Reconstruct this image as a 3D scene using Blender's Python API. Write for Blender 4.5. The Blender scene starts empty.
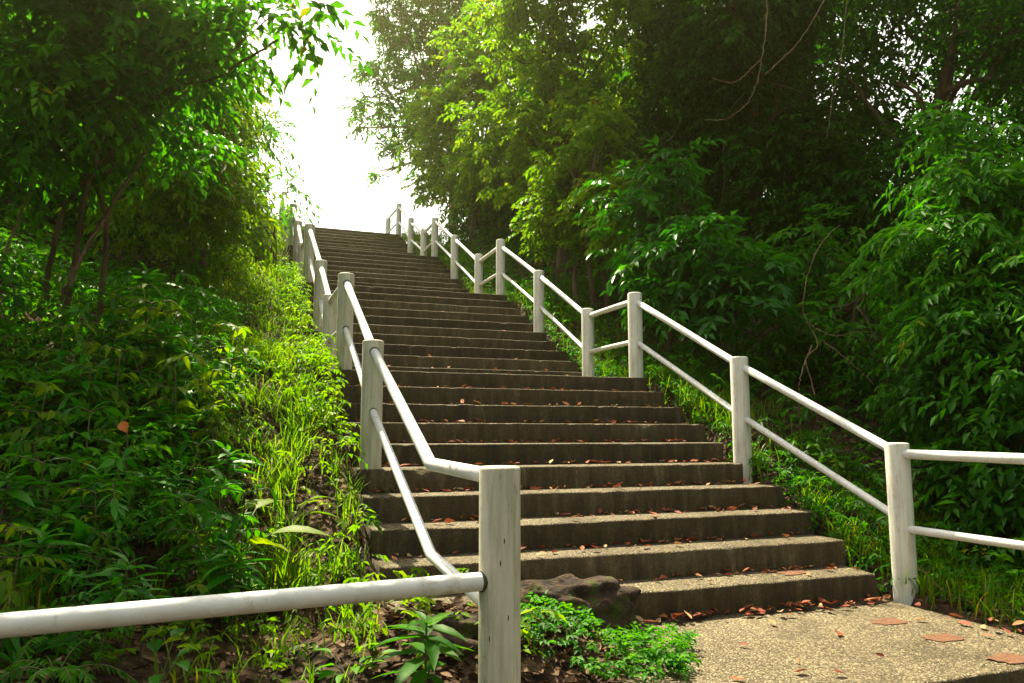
import bpy, bmesh, math
import numpy as np
from mathutils import Vector

PI = math.pi
R = math.radians
scene = bpy.context.scene
COL = scene.collection
rng = np.random.default_rng(11)

# ------------------------------------------------------------------ camera
FPX, PITCH, YAW = 754.39, 0.1222, 0.3433
CAM = np.array([-1.5341, -3.836, 1.0302])
FW = np.array([math.sin(YAW) * math.cos(PITCH), math.cos(YAW) * math.cos(PITCH), math.sin(PITCH)])
RT = np.array([math.cos(YAW), -math.sin(YAW), 0.0])
UP = np.cross(RT, FW)
cam_data = bpy.data.cameras.new('camera')
cam = bpy.data.objects.new('camera', cam_data)
COL.objects.link(cam)
cam.location = CAM
cam.rotation_euler = (PI / 2 + PITCH, 0, -YAW)
cam_data.sensor_width = 36
cam_data.lens = FPX / 1024 * 36
cam_data.clip_start = 0.05
cam_data.clip_end = 2000
scene.camera = cam


def at(u, v, D):
    """world point seen at pixel (u, v) of the photograph, D metres down the optical axis"""
    return CAM + (FW + RT * (u - 512) / FPX - UP * (v - 341.5) / FPX) * D


# ------------------------------------------------------------------ helpers
def tag(o, label=None, cat=None, group=None, kind=None):
    if label: o['label'] = label
    if cat: o['category'] = cat
    if group: o['group'] = group
    if kind: o['kind'] = kind
    return o


def thing(name, label, cat, loc=(0, 0, 0), group=None):
    o = bpy.data.objects.new(name, None)
    COL.objects.link(o)
    o.location = [float(a) for a in loc]
    o.empty_display_size = 0.2
    return tag(o, label, cat, group)


def link_mesh(name, me, mat, parent=None):
    o = bpy.data.objects.new(name, me)
    COL.objects.link(o)
    if mat and len(me.materials) == 0: me.materials.append(mat)
    if parent: o.parent = parent
    return o


def np_mesh(name, V, F, rnd=None, smooth=True):
    """mesh from arrays; F is (n, k), all faces with k corners"""
    me = bpy.data.meshes.new(name)
    V = np.ascontiguousarray(V, dtype=np.float32); F = np.ascontiguousarray(F, dtype=np.int32)
    n, k = F.shape
    me.vertices.add(len(V)); me.vertices.foreach_set('co', V.ravel())
    me.loops.add(n * k); me.loops.foreach_set('vertex_index', F.ravel())
    me.polygons.add(n)
    me.polygons.foreach_set('loop_start', np.arange(0, n * k, k, dtype=np.int32))
    me.polygons.foreach_set('loop_total', np.full(n, k, dtype=np.int32))
    if smooth: me.polygons.foreach_set('use_smooth', np.ones(n, dtype=bool))
    if rnd is not None:
        a = me.attributes.new('rnd', 'FLOAT', 'FACE')
        a.data.foreach_set('value', np.ascontiguousarray(rnd, dtype=np.float32))
    me.update(calc_edges=True)
    return me


def nrm(a):
    return a / (np.linalg.norm(a, axis=-1, keepdims=True) + 1e-9)


class MB:
    """collects tubes (quads) into one mesh"""
    def __init__(s): s.V = []; s.F = []; s.n = 0
    def tube(s, pts, rad, seg=8, cap=True):
        seg += seg % 2
        pts = np.asarray(pts, float); m = len(pts)
        rad = np.full(m, rad) if np.isscalar(rad) else np.asarray(rad, float)
        t = nrm(np.gradient(pts, axis=0))
        ref = np.array([1.0, 0.2, 0.1]) if abs(t[0][2]) > .7 else np.array([0, 0.05, 1.0])
        a = nrm(np.cross(t, ref)); b = np.cross(t, a)
        th = np.linspace(0, 2 * PI, seg, endpoint=False)
        V = pts[:, None] + rad[:, None, None] * (a[:, None] * np.cos(th)[None, :, None] + b[:, None] * np.sin(th)[None, :, None])
        V = V.reshape(-1, 3)
        i = np.arange(m - 1)[:, None] * seg; j = np.arange(seg)[None]
        q = np.stack([i + j, i + (j + 1) % seg, i + seg + (j + 1) % seg, i + seg + j], -1).reshape(-1, 4) + s.n
        s.V.append(V); s.F.append(q); s.n += len(V)
        if cap:
            for ring, c in ((0, pts[0]), (m - 1, pts[-1])):
                s.V.append(c[None]); ci = s.n; s.n += 1
                base = s.n - 1 - m * seg - (0 if ring == 0 else 1)
                base = q.min() + ring * seg
                k = np.arange(seg)
                # quads with a doubled half: use pairs of edges
                s.F.append(np.stack([np.full(seg // 2, ci), base + k[0::2], base + k[1::2], base + (k[1::2] + 1) % seg], -1))
        return s
    def build(s, name, mat, parent=None, smooth=True):
        me = np_mesh(name, np.concatenate(s.V), np.concatenate(s.F), smooth=smooth)
        return link_mesh(name, me, mat, parent)


def curve_pts(ctrl, n=24, wob=0.0, g=rng):
    """smooth Catmull-Rom line through control points"""
    P = np.asarray(ctrl, float)
    P = np.vstack([2 * P[0] - P[1], P, 2 * P[-1] - P[-2]])
    out = []
    segs = len(P) - 3
    for k in range(segs):
        p0, p1, p2, p3 = P[k:k + 4]
        m = max(2, n // segs)
        for t in np.linspace(0, 1, m, endpoint=(k == segs - 1)):
            out.append(.5 * ((2 * p1) + (-p0 + p2) * t + (2 * p0 - 5 * p1 + 4 * p2 - p3) * t * t + (-p0 + 3 * p1 - 3 * p2 + p3) * t ** 3))
    out = np.array(out)
    if wob: out[1:-1] += g.normal(0, wob, out[1:-1].shape)
    return out


# ------------------------------------------------------------------ leaves
class Leaves:
    """arrays of single leaves; built as one mesh of small folded blades"""
    def __init__(s): s.b = []; s.d = []; s.n = []; s.l = []; s.w = []; s.r = []
    def add(s, base, d, nor, length, width, r):
        m = len(base)
        s.b.append(base); s.d.append(d); s.n.append(nor)
        s.l.append(np.broadcast_to(length, (m,))); s.w.append(np.broadcast_to(width, (m,))); s.r.append(np.broadcast_to(r, (m,)))
    def mesh(s, name, rich=False, curl=0.15, fold=0.25):
        b = np.concatenate(s.b); d = nrm(np.concatenate(s.d)); n = np.concatenate(s.n)
        l = np.concatenate(s.l)[:, None]; w = np.concatenate(s.w)[:, None]; r = np.concatenate(s.r)
        side = nrm(np.cross(d, n)); n = np.cross(side, d)
        m = len(b)
        if not rich:
            V = np.stack([b, b + d * l * .42 + side * w * .5 + n * w * fold, b + d * l - n * l * curl,
                          b + d * l * .42 - side * w * .5 + n * w * fold], 1).reshape(-1, 3)
            i = np.arange(m)[:, None] * 4
            F = np.concatenate([i + np.array([[0, 1, 2]]), i + np.array([[0, 2, 3]])], 1).reshape(-1, 3)
            return np_mesh(name, V, F, np.repeat(r, 2), smooth=False)
        ts = np.array([0.0, .14, .35, .6, .82, 1.0]); ws = np.array([.06, .62, 1.0, .85, .42, .02])
        rows = []
        for t, wi in zip(ts, ws):
            c = b + d * l * t - n * l * curl * t * t
            rows.append(np.stack([c + side * w * .5 * wi + n * w * fold * wi, c, c - side * w * .5 * wi + n * w * fold * wi], 1))
        V = np.stack(rows, 1).reshape(-1, 3)
        k = len(ts) * 3
        f = []
        for q in range(len(ts) - 1):
            for h in (0, 1):
                f.append([q * 3 + h, q * 3 + h + 1, q * 3 + h + 4, q * 3 + h + 3])
        F = (np.arange(m)[:, None, None] * k + np.array(f)[None]).reshape(-1, 4)
        return np_mesh(name, V, F, np.repeat(r, len(f)), smooth=True)


def sprays(L, o, d, length, K, leaf, width, droop=.35, g=rng, rshift=0.0, spread=1.0, twigs=None, jitter=.25):
    """N leafy twigs: alternate leaves along a drooping axis"""
    N = len(o); d = nrm(d)
    up = np.array([0, 0, 1.0])
    t = (np.arange(K) + .6) / K
    ln = length * g.uniform(.7, 1.3, N)
    side = nrm(np.cross(d, up) + g.normal(0, .15, (N, 3)))
    P = o[:, None] + d[:, None] * (ln[:, None] * t)[..., None] - up * (ln[:, None] * droop * t * t)[..., None]
    D = nrm(d[:, None] - up * (2 * droop * t)[None, :, None])
    sg = np.where(np.arange(K) % 2 == 0, 1.0, -1.0)[None, :, None]
    ld = D * (.55 + .6 * t[None, :, None] ** 2) + side[:, None] * sg * spread * (1 - .7 * t[None, :, None] ** 3) + g.normal(0, jitter, (N, K, 3))
    ld[..., 2] -= .25
    nr = up[None, None] * 1.0 + g.normal(0, .38, (N, K, 3)) + .25 * D
    sz = g.uniform(.65, 1.2, (N, K)) * (1 - .25 * np.abs(t - .5))[None]
    r = np.clip(g.uniform(0, 1, (N, 1)) * .6 + g.uniform(0, .4, (N, K)) + rshift, 0, 1)
    L.add(P.reshape(-1, 3), ld.reshape(-1, 3), nr.reshape(-1, 3), (leaf * sz).ravel(), (width * sz).ravel(), r.ravel())
    if twigs is not None:
        for i in range(N):
            twigs.tube(np.vstack([o[i], P[i][::3], P[i][-1]]), [.006] + [.004] * (len(P[i][::3])) + [.002], 4, cap=False)


def lobe_points(lobes, n, g, inner=.55, flat=.75):
    c = np.array([l[0] for l in lobes], float); r = np.array([l[1] for l in lobes], float)
    k = g.choice(len(r), n, p=r ** 2 / (r ** 2).sum())
    v = nrm(g.normal(0, 1, (n, 3)))
    rad = r[k] * (inner + (1 - inner) * g.uniform(0, 1, n) ** .6)
    p = c[k] + v * rad[:, None] * np.array([1, 1, flat])
    return p, v


def crown_mesh(name, lobes, density, spray, K, leaf, width, droop=.35, seed=0, out=.7, rich=False, inner=.5, rshift=0.0, sub=4, subr=.5):
    """lobes are broken into smaller clumps first, so the outline is uneven and has gaps"""
    g = np.random.default_rng(seed)
    small = []
    for c, r in lobes:
        for _ in range(sub):
            v = nrm(g.normal(0, 1, 3)) * np.array([1, 1, .8])
            small.append((np.asarray(c) + v * r * g.uniform(.35, .85), r * subr * g.uniform(.6, 1.15)))
        small.append((np.asarray(c), r * subr * 1.1))
    area = sum(4 * PI * r * r for _, r in small)
    n = max(8, int(area * density))
    p, v = lobe_points(small, n, g, inner)
    d = v * out + g.normal(0, .35, (n, 3)); d[:, 2] *= .6; d[:, 2] -= .05
    L = Leaves()
    sprays(L, p, d, spray, K, leaf, width, droop, g, rshift)
    return L.mesh(name, rich)


# ------------------------------------------------------------------ materials
def new_mat(name):
    m = bpy.data.materials.new(name); m.use_nodes = True
    nt = m.node_tree; nt.nodes.clear()
    return m, nt, nt.nodes, nt.links


def nd(N, t, **kw):
    n = N.new(t)
    for k, v in kw.items():
        if k.startswith('i_'): n.inputs[k[2:].replace('_', ' ')].default_value = v
        else: setattr(n, k, v)
    return n


def ramp(N, stops):
    r = N.new('ShaderNodeValToRGB'); e = r.color_ramp.elements
    while len(e) < len(stops): e.new(.5)
    for el, (p, c) in zip(e, stops):
        el.position = p; el.color = (*c, 1) if len(c) == 3 else c
    return r


def leaf_mat(name, stops, trans=.4, tcol=(1.75, 1.75, .4), rough=.42, spec=.45):
    m, nt, N, Lk = new_mat(name)
    a = nd(N, 'ShaderNodeAttribute', attribute_name='rnd')
    info = nd(N, 'ShaderNodeObjectInfo')
    tc = nd(N, 'ShaderNodeTexCoord')
    rp = ramp(N, stops)
    nz = nd(N, 'ShaderNodeTexNoise', i_Scale=1.1, i_Detail=2.0)
    Lk.new(tc.outputs['Object'], nz.inputs['Vector'])
    ma = nd(N, 'ShaderNodeMath', operation='MULTIPLY_ADD'); ma.inputs[1].default_value = .5; ma.inputs[2].default_value = -.25
    Lk.new(nz.outputs['Fac'], ma.inputs[0])
    ad = nd(N, 'ShaderNodeMath', operation='ADD')
    Lk.new(a.outputs['Fac'], ad.inputs[0]); Lk.new(ma.outputs[0], ad.inputs[1])
    Lk.new(ad.outputs[0], rp.inputs['Fac'])
    hs = nd(N, 'ShaderNodeHueSaturation', i_Saturation=1.0)
    mv = nd(N, 'ShaderNodeMapRange'); mv.inputs['To Min'].default_value = .8; mv.inputs['To Max'].default_value = 1.2
    Lk.new(info.outputs['Random'], mv.inputs['Value']); Lk.new(mv.outputs[0], hs.inputs['Value'])
    Lk.new(rp.outputs['Color'], hs.inputs['Color'])
    p = nd(N, 'ShaderNodeBsdfPrincipled', i_Roughness=rough)
    p.inputs['Specular IOR Level'].default_value = spec
    Lk.new(hs.outputs['Color'], p.inputs['Base Color'])
    tm = nd(N, 'ShaderNodeMix', data_type='RGBA', blend_type='MULTIPLY'); tm.inputs['Factor'].default_value = 1
    Lk.new(hs.outputs['Color'], tm.inputs['A']); tm.inputs['B'].default_value = (*tcol, 1)
    t = nd(N, 'ShaderNodeBsdfTranslucent'); Lk.new(tm.outputs['Result'], t.inputs['Color'])
    mx = nd(N, 'ShaderNodeMixShader', i_Fac=trans)
    Lk.new(p.outputs[0], mx.inputs[1]); Lk.new(t.outputs[0], mx.inputs[2])
    o = nd(N, 'ShaderNodeOutputMaterial'); Lk.new(mx.outputs[0], o.inputs['Surface'])
    return m


def solid_mat(name, stops, scale=6, rough=.8, bump=.0, bscale=40, detail=6, stretch=None, spec=.3):
    m, nt, N, Lk = new_mat(name)
    tc = nd(N, 'ShaderNodeTexCoord'); vec = tc.outputs['Object']
    if stretch:
        mp = nd(N, 'ShaderNodeMapping'); mp.inputs['Scale'].default_value = stretch
        Lk.new(vec, mp.inputs['Vector']); vec = mp.outputs[0]
    nz = nd(N, 'ShaderNodeTexNoise', i_Scale=scale, i_Detail=detail, i_Roughness=.65)
    Lk.new(vec, nz.inputs['Vector'])
    rp = ramp(N, stops); Lk.new(nz.outputs['Fac'], rp.inputs['Fac'])
    p = nd(N, 'ShaderNodeBsdfPrincipled', i_Roughness=rough); p.inputs['Specular IOR Level'].default_value = spec
    Lk.new(rp.outputs['Color'], p.inputs['Base Color'])
    if bump:
        n2 = nd(N, 'ShaderNodeTexNoise', i_Scale=bscale, i_Detail=5.0); Lk.new(vec, n2.inputs['Vector'])
        b = nd(N, 'ShaderNodeBump', i_Strength=bump, i_Distance=.02)
        Lk.new(n2.outputs['Fac'], b.inputs['Height']); Lk.new(b.outputs[0], p.inputs['Normal'])
    o = nd(N, 'ShaderNodeOutputMaterial'); Lk.new(p.outputs[0], o.inputs['Surface'])
    return m


M = {}
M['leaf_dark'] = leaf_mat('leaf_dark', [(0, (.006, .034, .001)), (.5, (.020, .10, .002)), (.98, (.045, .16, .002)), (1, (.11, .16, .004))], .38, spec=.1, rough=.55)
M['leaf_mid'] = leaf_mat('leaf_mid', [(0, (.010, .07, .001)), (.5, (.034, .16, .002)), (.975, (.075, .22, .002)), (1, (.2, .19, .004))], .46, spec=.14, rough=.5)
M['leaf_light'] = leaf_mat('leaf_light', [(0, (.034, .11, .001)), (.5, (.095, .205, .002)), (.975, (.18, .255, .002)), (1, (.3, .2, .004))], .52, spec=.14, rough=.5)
M['leaf_glossy'] = leaf_mat('leaf_glossy', [(0, (.008, .075, .002)), (.5, (.022, .16, .003)), (.975, (.06, .24, .004)), (1, (.2, .2, .01))], .42, rough=.42, spec=.25)
M['grass'] = leaf_mat('grass_blade', [(0, (.05, .14, .002)), (.5, (.10, .22, .003)), (.85, (.15, .23, .005)), (1, (.3, .22, .05))], .48, spec=.15)
M['dead'] = leaf_mat('dead_leaf', [(0, (.16, .045, .025)), (.4, (.30, .075, .04)), (.75, (.36, .15, .06)), (1, (.42, .3, .16))], .15, tcol=(1.2, 1, .8), rough=.7, spec=.2)
M['litter'] = leaf_mat('litter_leaf', [(0, (.04, .022, .014)), (.5, (.10, .055, .03)), (.85, (.17, .10, .055)), (1, (.3, .2, .13))], .12, tcol=(1.2, 1, .8), rough=.8, spec=.15)
M['orange'] = leaf_mat('orange_leaf', [(0, (.55, .16, .02)), (1, (.6, .2, .03))], .3, tcol=(1.2, 1, .6))
M['bark'] = solid_mat('bark', [(.3, (.035, .022, .014)), (.55, (.10, .065, .04)), (.75, (.2, .15, .1))], 9, .9, .7, 60, stretch=(1, 1, .25))
M['bark_pale'] = solid_mat('bark_pale', [(.3, (.16, .12, .07)), (.55, (.3, .23, .15)), (.75, (.4, .33, .24))], 8, .9, .5, 50, stretch=(1, 1, .2))
M['twig'] = solid_mat('twig', [(.3, (.09, .055, .034)), (.7, (.24, .15, .09))], 14, .8)
M['stem'] = solid_mat('stem', [(.3, (.05, .07, .02)), (.7, (.12, .11, .04))], 14, .7)
M['rock'] = solid_mat('mossy_rock', [(.3, (.006, .004, .003)), (.43, (.022, .014, .009)), (.53, (.055, .032, .019)), (.57, (.03, .036, .006)), (.68, (.06, .075, .01)), (.8, (.10, .075, .045))], 9, .95, 1.0, 30)
M['rock_red'] = solid_mat('red_rock', [(.3, (.012, .007, .005)), (.45, (.045, .022, .014)), (.6, (.13, .058, .03)), (.8, (.22, .14, .09))], 9, .95, 1.0, 30)
M['tile'] = solid_mat('red_tile', [(.3, (.07, .038, .02)), (.5, (.15, .066, .036)), (.62, (.18, .085, .045)), (.75, (.14, .10, .055))], 45, .9, .5, 120)


def ground_mat():
    m, nt, N, Lk = new_mat('forest_soil')
    tc = nd(N, 'ShaderNodeTexCoord')
    n1 = nd(N, 'ShaderNodeTexNoise', i_Scale=2.2, i_Detail=8.0, i_Roughness=.7); Lk.new(tc.outputs['Object'], n1.inputs['Vector'])
    r1 = ramp(N, [(.3, (.012, .008, .005)), (.5, (.034, .022, .012)), (.62, (.07, .042, .023)), (.8, (.035, .042, .012))])
    Lk.new(n1.outputs['Fac'], r1.inputs['Fac'])
    v = nd(N, 'ShaderNodeTexVoronoi', i_Scale=26.0); v.inputs['Randomness'].default_value = 1
    Lk.new(tc.outputs['Object'], v.inputs['Vector'])
    r2 = ramp(N, [(0, (.03, .018, .012)), (.4, (.075, .042, .026)), (.7, (.14, .085, .05)), (1, (.24, .17, .11))])
    sp = nd(N, 'ShaderNodeSeparateColor'); Lk.new(v.outputs['Color'], sp.inputs[0]); Lk.new(sp.outputs[0], r2.inputs['Fac'])
    mx = nd(N, 'ShaderNodeMix', data_type='RGBA')
    n3 = nd(N, 'ShaderNodeTexNoise', i_Scale=7.0, i_Detail=3.0); Lk.new(tc.outputs['Object'], n3.inputs['Vector'])
    r3 = ramp(N, [(.48, (0, 0, 0)), (.62, (.8, .8, .8))]); Lk.new(n3.outputs['Fac'], r3.inputs['Fac'])
    Lk.new(r3.outputs['Color'], mx.inputs['Factor']); Lk.new(r1.outputs['Color'], mx.inputs['A']); Lk.new(r2.outputs['Color'], mx.inputs['B'])
    p = nd(N, 'ShaderNodeBsdfPrincipled', i_Roughness=.95); p.inputs['Specular IOR Level'].default_value = .15
    Lk.new(mx.outputs['Result'], p.inputs['Base Color'])
    b = nd(N, 'ShaderNodeBump', i_Strength=.8, i_Distance=.03)
    n4 = nd(N, 'ShaderNodeTexNoise', i_Scale=18.0, i_Detail=6.0); Lk.new(tc.outputs['Object'], n4.inputs['Vector'])
    ad = nd(N, 'ShaderNodeMath', operation='ADD'); Lk.new(n4.outputs['Fac'], ad.inputs[0]); Lk.new(v.outputs['Distance'], ad.inputs[1])
    Lk.new(ad.outputs[0], b.inputs['Height']); Lk.new(b.outputs[0], p.inputs['Normal'])
    o = nd(N, 'ShaderNodeOutputMaterial'); Lk.new(p.outputs[0], o.inputs['Surface'])
    return m


def concrete_mat():
    """exposed-aggregate treads; riser colour mixes a dark algae film with run marks and painted-in backlit shade"""
    m, nt, N, Lk = new_mat('step_concrete')
    tc = nd(N, 'ShaderNodeTexCoord'); ob = tc.outputs['Object']
    geo = nd(N, 'ShaderNodeNewGeometry')
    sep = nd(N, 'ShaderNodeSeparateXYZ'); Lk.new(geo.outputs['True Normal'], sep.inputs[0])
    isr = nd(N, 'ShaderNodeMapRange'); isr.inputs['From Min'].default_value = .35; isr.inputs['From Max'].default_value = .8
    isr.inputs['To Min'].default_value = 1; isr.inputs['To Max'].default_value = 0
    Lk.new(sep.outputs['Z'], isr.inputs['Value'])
    v = nd(N, 'ShaderNodeTexVoronoi', i_Scale=140.0); Lk.new(ob, v.inputs['Vector'])
    sc = nd(N, 'ShaderNodeSeparateColor'); Lk.new(v.outputs['Color'], sc.inputs[0])
    peb = ramp(N, [(0, (.026, .02, .012)), (.3, (.075, .060, .036)), (.7, (.138, .112, .068)), (1, (.34, .29, .2))])
    Lk.new(sc.outputs[0], peb.inputs['Fac'])
    n1 = nd(N, 'ShaderNodeTexNoise', i_Scale=2.6, i_Detail=8.0, i_Roughness=.65); Lk.new(ob, n1.inputs['Vector'])
    st = ramp(N, [(.3, (.42, .38, .3)), (.5, (.85, .82, .75)), (.7, (1.05, 1.03, .95))]); Lk.new(n1.outputs['Fac'], st.inputs['Fac'])
    tr = nd(N, 'ShaderNodeMix', data_type='RGBA', blend_type='MULTIPLY'); tr.inputs['Factor'].default_value = 1
    Lk.new(peb.outputs['Color'], tr.inputs['A']); Lk.new(st.outputs['Color'], tr.inputs['B'])
    mp = nd(N, 'ShaderNodeMapping'); mp.inputs['Scale'].default_value = (9, 9, 1.6); Lk.new(ob, mp.inputs['Vector'])
    n2 = nd(N, 'ShaderNodeTexNoise', i_Scale=1.5, i_Detail=7.0, i_Roughness=.7); Lk.new(mp.outputs[0], n2.inputs['Vector'])
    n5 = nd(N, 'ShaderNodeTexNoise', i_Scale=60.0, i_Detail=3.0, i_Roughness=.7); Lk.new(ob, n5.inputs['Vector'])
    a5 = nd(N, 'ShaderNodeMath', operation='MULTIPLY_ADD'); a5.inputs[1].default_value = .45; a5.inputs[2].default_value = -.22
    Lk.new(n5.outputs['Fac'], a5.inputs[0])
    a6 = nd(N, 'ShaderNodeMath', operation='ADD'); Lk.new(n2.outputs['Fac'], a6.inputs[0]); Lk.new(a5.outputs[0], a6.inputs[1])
    rs = ramp(N, [(.25, (.028, .022, .013)), (.5, (.062, .047, .026)), (.66, (.11, .085, .045)), (.82, (.24, .19, .11))])  # riser tones: algae stain, with the shade of the backlit face put in
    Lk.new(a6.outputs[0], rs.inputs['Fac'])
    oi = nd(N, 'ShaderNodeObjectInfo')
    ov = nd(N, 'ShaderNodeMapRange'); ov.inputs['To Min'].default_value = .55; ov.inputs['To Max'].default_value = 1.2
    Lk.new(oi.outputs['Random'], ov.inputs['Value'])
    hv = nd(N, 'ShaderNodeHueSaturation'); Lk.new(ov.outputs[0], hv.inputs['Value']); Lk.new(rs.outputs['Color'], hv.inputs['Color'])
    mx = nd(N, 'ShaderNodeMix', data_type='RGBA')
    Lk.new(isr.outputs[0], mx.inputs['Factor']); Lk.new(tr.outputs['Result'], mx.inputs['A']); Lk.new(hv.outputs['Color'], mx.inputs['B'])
    p = nd(N, 'ShaderNodeBsdfPrincipled', i_Roughness=.85); p.inputs['Specular IOR Level'].default_value = .3
    Lk.new(mx.outputs['Result'], p.inputs['Base Color'])
    n6 = nd(N, 'ShaderNodeTexNoise', i_Scale=14.0, i_Detail=5.0); Lk.new(ob, n6.inputs['Vector'])
    hs = nd(N, 'ShaderNodeMath', operation='MULTIPLY_ADD'); hs.inputs[1].default_value = -.9
    Lk.new(v.outputs['Distance'], hs.inputs[0]); Lk.new(n6.outputs['Fac'], hs.inputs[2])
    b = nd(N, 'ShaderNodeBump', i_Strength=.55, i_Distance=.008)
    Lk.new(hs.outputs[0], b.inputs['Height']); Lk.new(b.outputs[0], p.inputs['Normal'])
    o = nd(N, 'ShaderNodeOutputMaterial'); Lk.new(p.outputs[0], o.inputs['Surface'])
    return m


def paint_mat(name, dirt):
    """old white paint on concrete posts / steel pipes: grey runs, green film, small chips"""
    m, nt, N, Lk = new_mat(name)
    tc = nd(N, 'ShaderNodeTexCoord'); ob = tc.outputs['Object']
    mp = nd(N, 'ShaderNodeMapping'); mp.inputs['Scale'].default_value = (14, 14, 1.3) if dirt > .5 else (4, 4, 4); Lk.new(ob, mp.inputs['Vector'])
    n1 = nd(N, 'ShaderNodeTexNoise', i_Scale=1.6, i_Detail=8.0, i_Roughness=.7); Lk.new(mp.outputs[0], n1.inputs['Vector'])
    if dirt > 1:
        r1 = ramp(N, [(.22, (.13, .13, .085)), (.4, (.36, .35, .25)), (.55, (.52, .50, .40)), (.75, (.62, .60, .50))])
    elif dirt > .5:
        r1 = ramp(N, [(.24, (.24, .24, .18)), (.38, (.50, .50, .43)), (.52, (.70, .69, .63)), (.75, (.78, .77, .73))])
    else:
        r1 = ramp(N, [(.2, (.42, .42, .38)), (.42, (.66, .67, .66)), (.6, (.76, .77, .78))])
    Lk.new(n1.outputs['Fac'], r1.inputs['Fac'])
    n2 = nd(N, 'ShaderNodeTexNoise', i_Scale=38.0, i_Detail=4.0, i_Roughness=.75); Lk.new(ob, n2.inputs['Vector'])
    r2 = ramp(N, [(.66, (0, 0, 0)), (.74, (1, 1, 1))]) if dirt > .5 else ramp(N, [(.68, (0, 0, 0)), (.73, (1, 1, 1))])
    Lk.new(n2.outputs['Fac'], r2.inputs['Fac'])
    mx = nd(N, 'ShaderNodeMix', data_type='RGBA'); Lk.new(r2.outputs['Color'], mx.inputs['Factor'])
    Lk.new(r1.outputs['Color'], mx.inputs['A']); mx.inputs['B'].default_value = (.16, .13, .09, 1) if dirt > .5 else (.28, .15, .08, 1)
    mp2 = nd(N, 'ShaderNodeMapping'); mp2.inputs['Scale'].default_value = (22, 22, 5) if dirt > .5 else (9, 9, 9); Lk.new(ob, mp2.inputs['Vector'])
    n7 = nd(N, 'ShaderNodeTexNoise', i_Scale=1.0, i_Detail=9.0, i_Roughness=.8); Lk.new(mp2.outputs[0], n7.inputs['Vector'])
    r7 = ramp(N, [(.56, (0, 0, 0)), (.64, (.55, .55, .55)), (.72, (.85, .85, .85))]); Lk.new(n7.outputs['Fac'], r7.inputs['Fac'])
    m7 = nd(N, 'ShaderNodeMix', data_type='RGBA'); Lk.new(r7.outputs['Color'], m7.inputs['Factor'])
    Lk.new(mx.outputs['Result'], m7.inputs['A']); m7.inputs['B'].default_value = (.19, .18, .12, 1) if dirt > 1 else ((.36, .33, .25, 1) if dirt > .5 else (.40, .36, .29, 1))
    p = nd(N, 'ShaderNodeBsdfPrincipled', i_Roughness=.6 if dirt > .5 else .42)
    Lk.new(m7.outputs['Result'], p.inputs['Base Color'])
    n3 = nd(N, 'ShaderNodeTexNoise', i_Scale=30.0, i_Detail=5.0); Lk.new(ob, n3.inputs['Vector'])
    b = nd(N, 'ShaderNodeBump', i_Strength=.25, i_Distance=.006); Lk.new(n3.outputs['Fac'], b.inputs['Height']); Lk.new(b.outputs[0], p.inputs['Normal'])
    o = nd(N, 'ShaderNodeOutputMaterial'); Lk.new(p.outputs[0], o.inputs['Surface'])
    return m


M['ground'] = ground_mat()
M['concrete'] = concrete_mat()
M['post'] = paint_mat('post_paint', 1)
M['rail'] = paint_mat('rail_paint', 0)
M['post_old'] = paint_mat('stained_post_paint', 2)

# ------------------------------------------------------------------ stair layout
RISE, T = 0.16, 0.3223
XL, XR = -0.789, 2.325
LAND = [1.3685, 1.507, 1.4645]
LOW = 1.305


def nosing_y(i):
    if i <= 0: return -LOW + T * i          # steps going down towards the viewer; i = 0 is the lower landing
    f = (i - 1) // 10
    return (i - 1) * T + sum(LAND[k] - T for k in range(min(f, 3)))


SY = np.array([-40, -7.0, -1.9, -1.25, 0, 2.9, 4.27, 7.17, 8.68, 11.58, 13.04, 15.94, 17.5, 26, 45, 90, 400])
SZ = np.array([-14, -2.4, -.35, -.06, 0.0, 1.52, 1.6, 3.12, 3.2, 4.72, 4.8, 6.32, 6.38, 6.2, 3.5, -6, -60])


def bumps(x, y):
    return (.05 * np.sin(2.1 * x + 1.3 * y + .4) * np.sin(1.7 * y - .8 * x) + .035 * np.sin(5.3 * x - 1.1) * np.sin(4.7 * y + 2.0 + x)
            + .018 * np.sin(11 * x + 3 * y) * np.sin(9.3 * y - 4 * x))


def sstep(a, b, x):
    t = np.clip((x - a) / (b - a), 0, 1); return t * t * (3 - 2 * t)


def ground_h(x, y):
    x = np.asarray(x, float); y = np.asarray(y, float)
    s = np.interp(y, SY, SZ)
    el = np.clip(XL - x, 0, None); er = np.clip(x - XR, 0, None)
    sl = np.where(y < -1.3, s * .45 - .03, s)            # the left bank runs out flatter below the railing
    hl = sl + .09 * sstep(-.3, .3, y) + .10 * np.minimum(el, .6) + .30 * np.clip(el - .6, 0, 9) + .2 * np.clip(el - 9.6, 0, 30) - .02
    hr = s + .02 + .05 * np.minimum(er, 1.0) + .22 * np.clip(er - 1.0, 0, 12) + .05 * np.clip(er - 13, 0, 40)
    il = sstep(XL + .10, XL - .04, x); ir = sstep(XR - .02, XR + .1, x)
    h = (s - .35) * (1 - il - ir) + hl * il + hr * ir
    h = h + bumps(x, y) * np.maximum(il, ir) * np.clip(.35 + el + er, 0, 1.3)
    # soil washed over the left corner of the lower landing
    d = np.sqrt(((x + .6) / .85) ** 2 + ((y + .33) / .82) ** 2)
    h = np.maximum(h, np.where(d < 1, .25 * (1 - d ** 2) - .03 + .5 * bumps(x * 1.7, y * 1.7), -99))
    return h


def grid_lines(lo, a, b, hi, fine, grow=1.22):
    g = list(np.arange(a, b, fine)); s = fine
    while g[-1] < hi: s *= grow; g.append(g[-1] + s)
    s = fine
    while g[0] > lo: s *= grow; g.insert(0, g[0] - s)
    return np.array(g)


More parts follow.
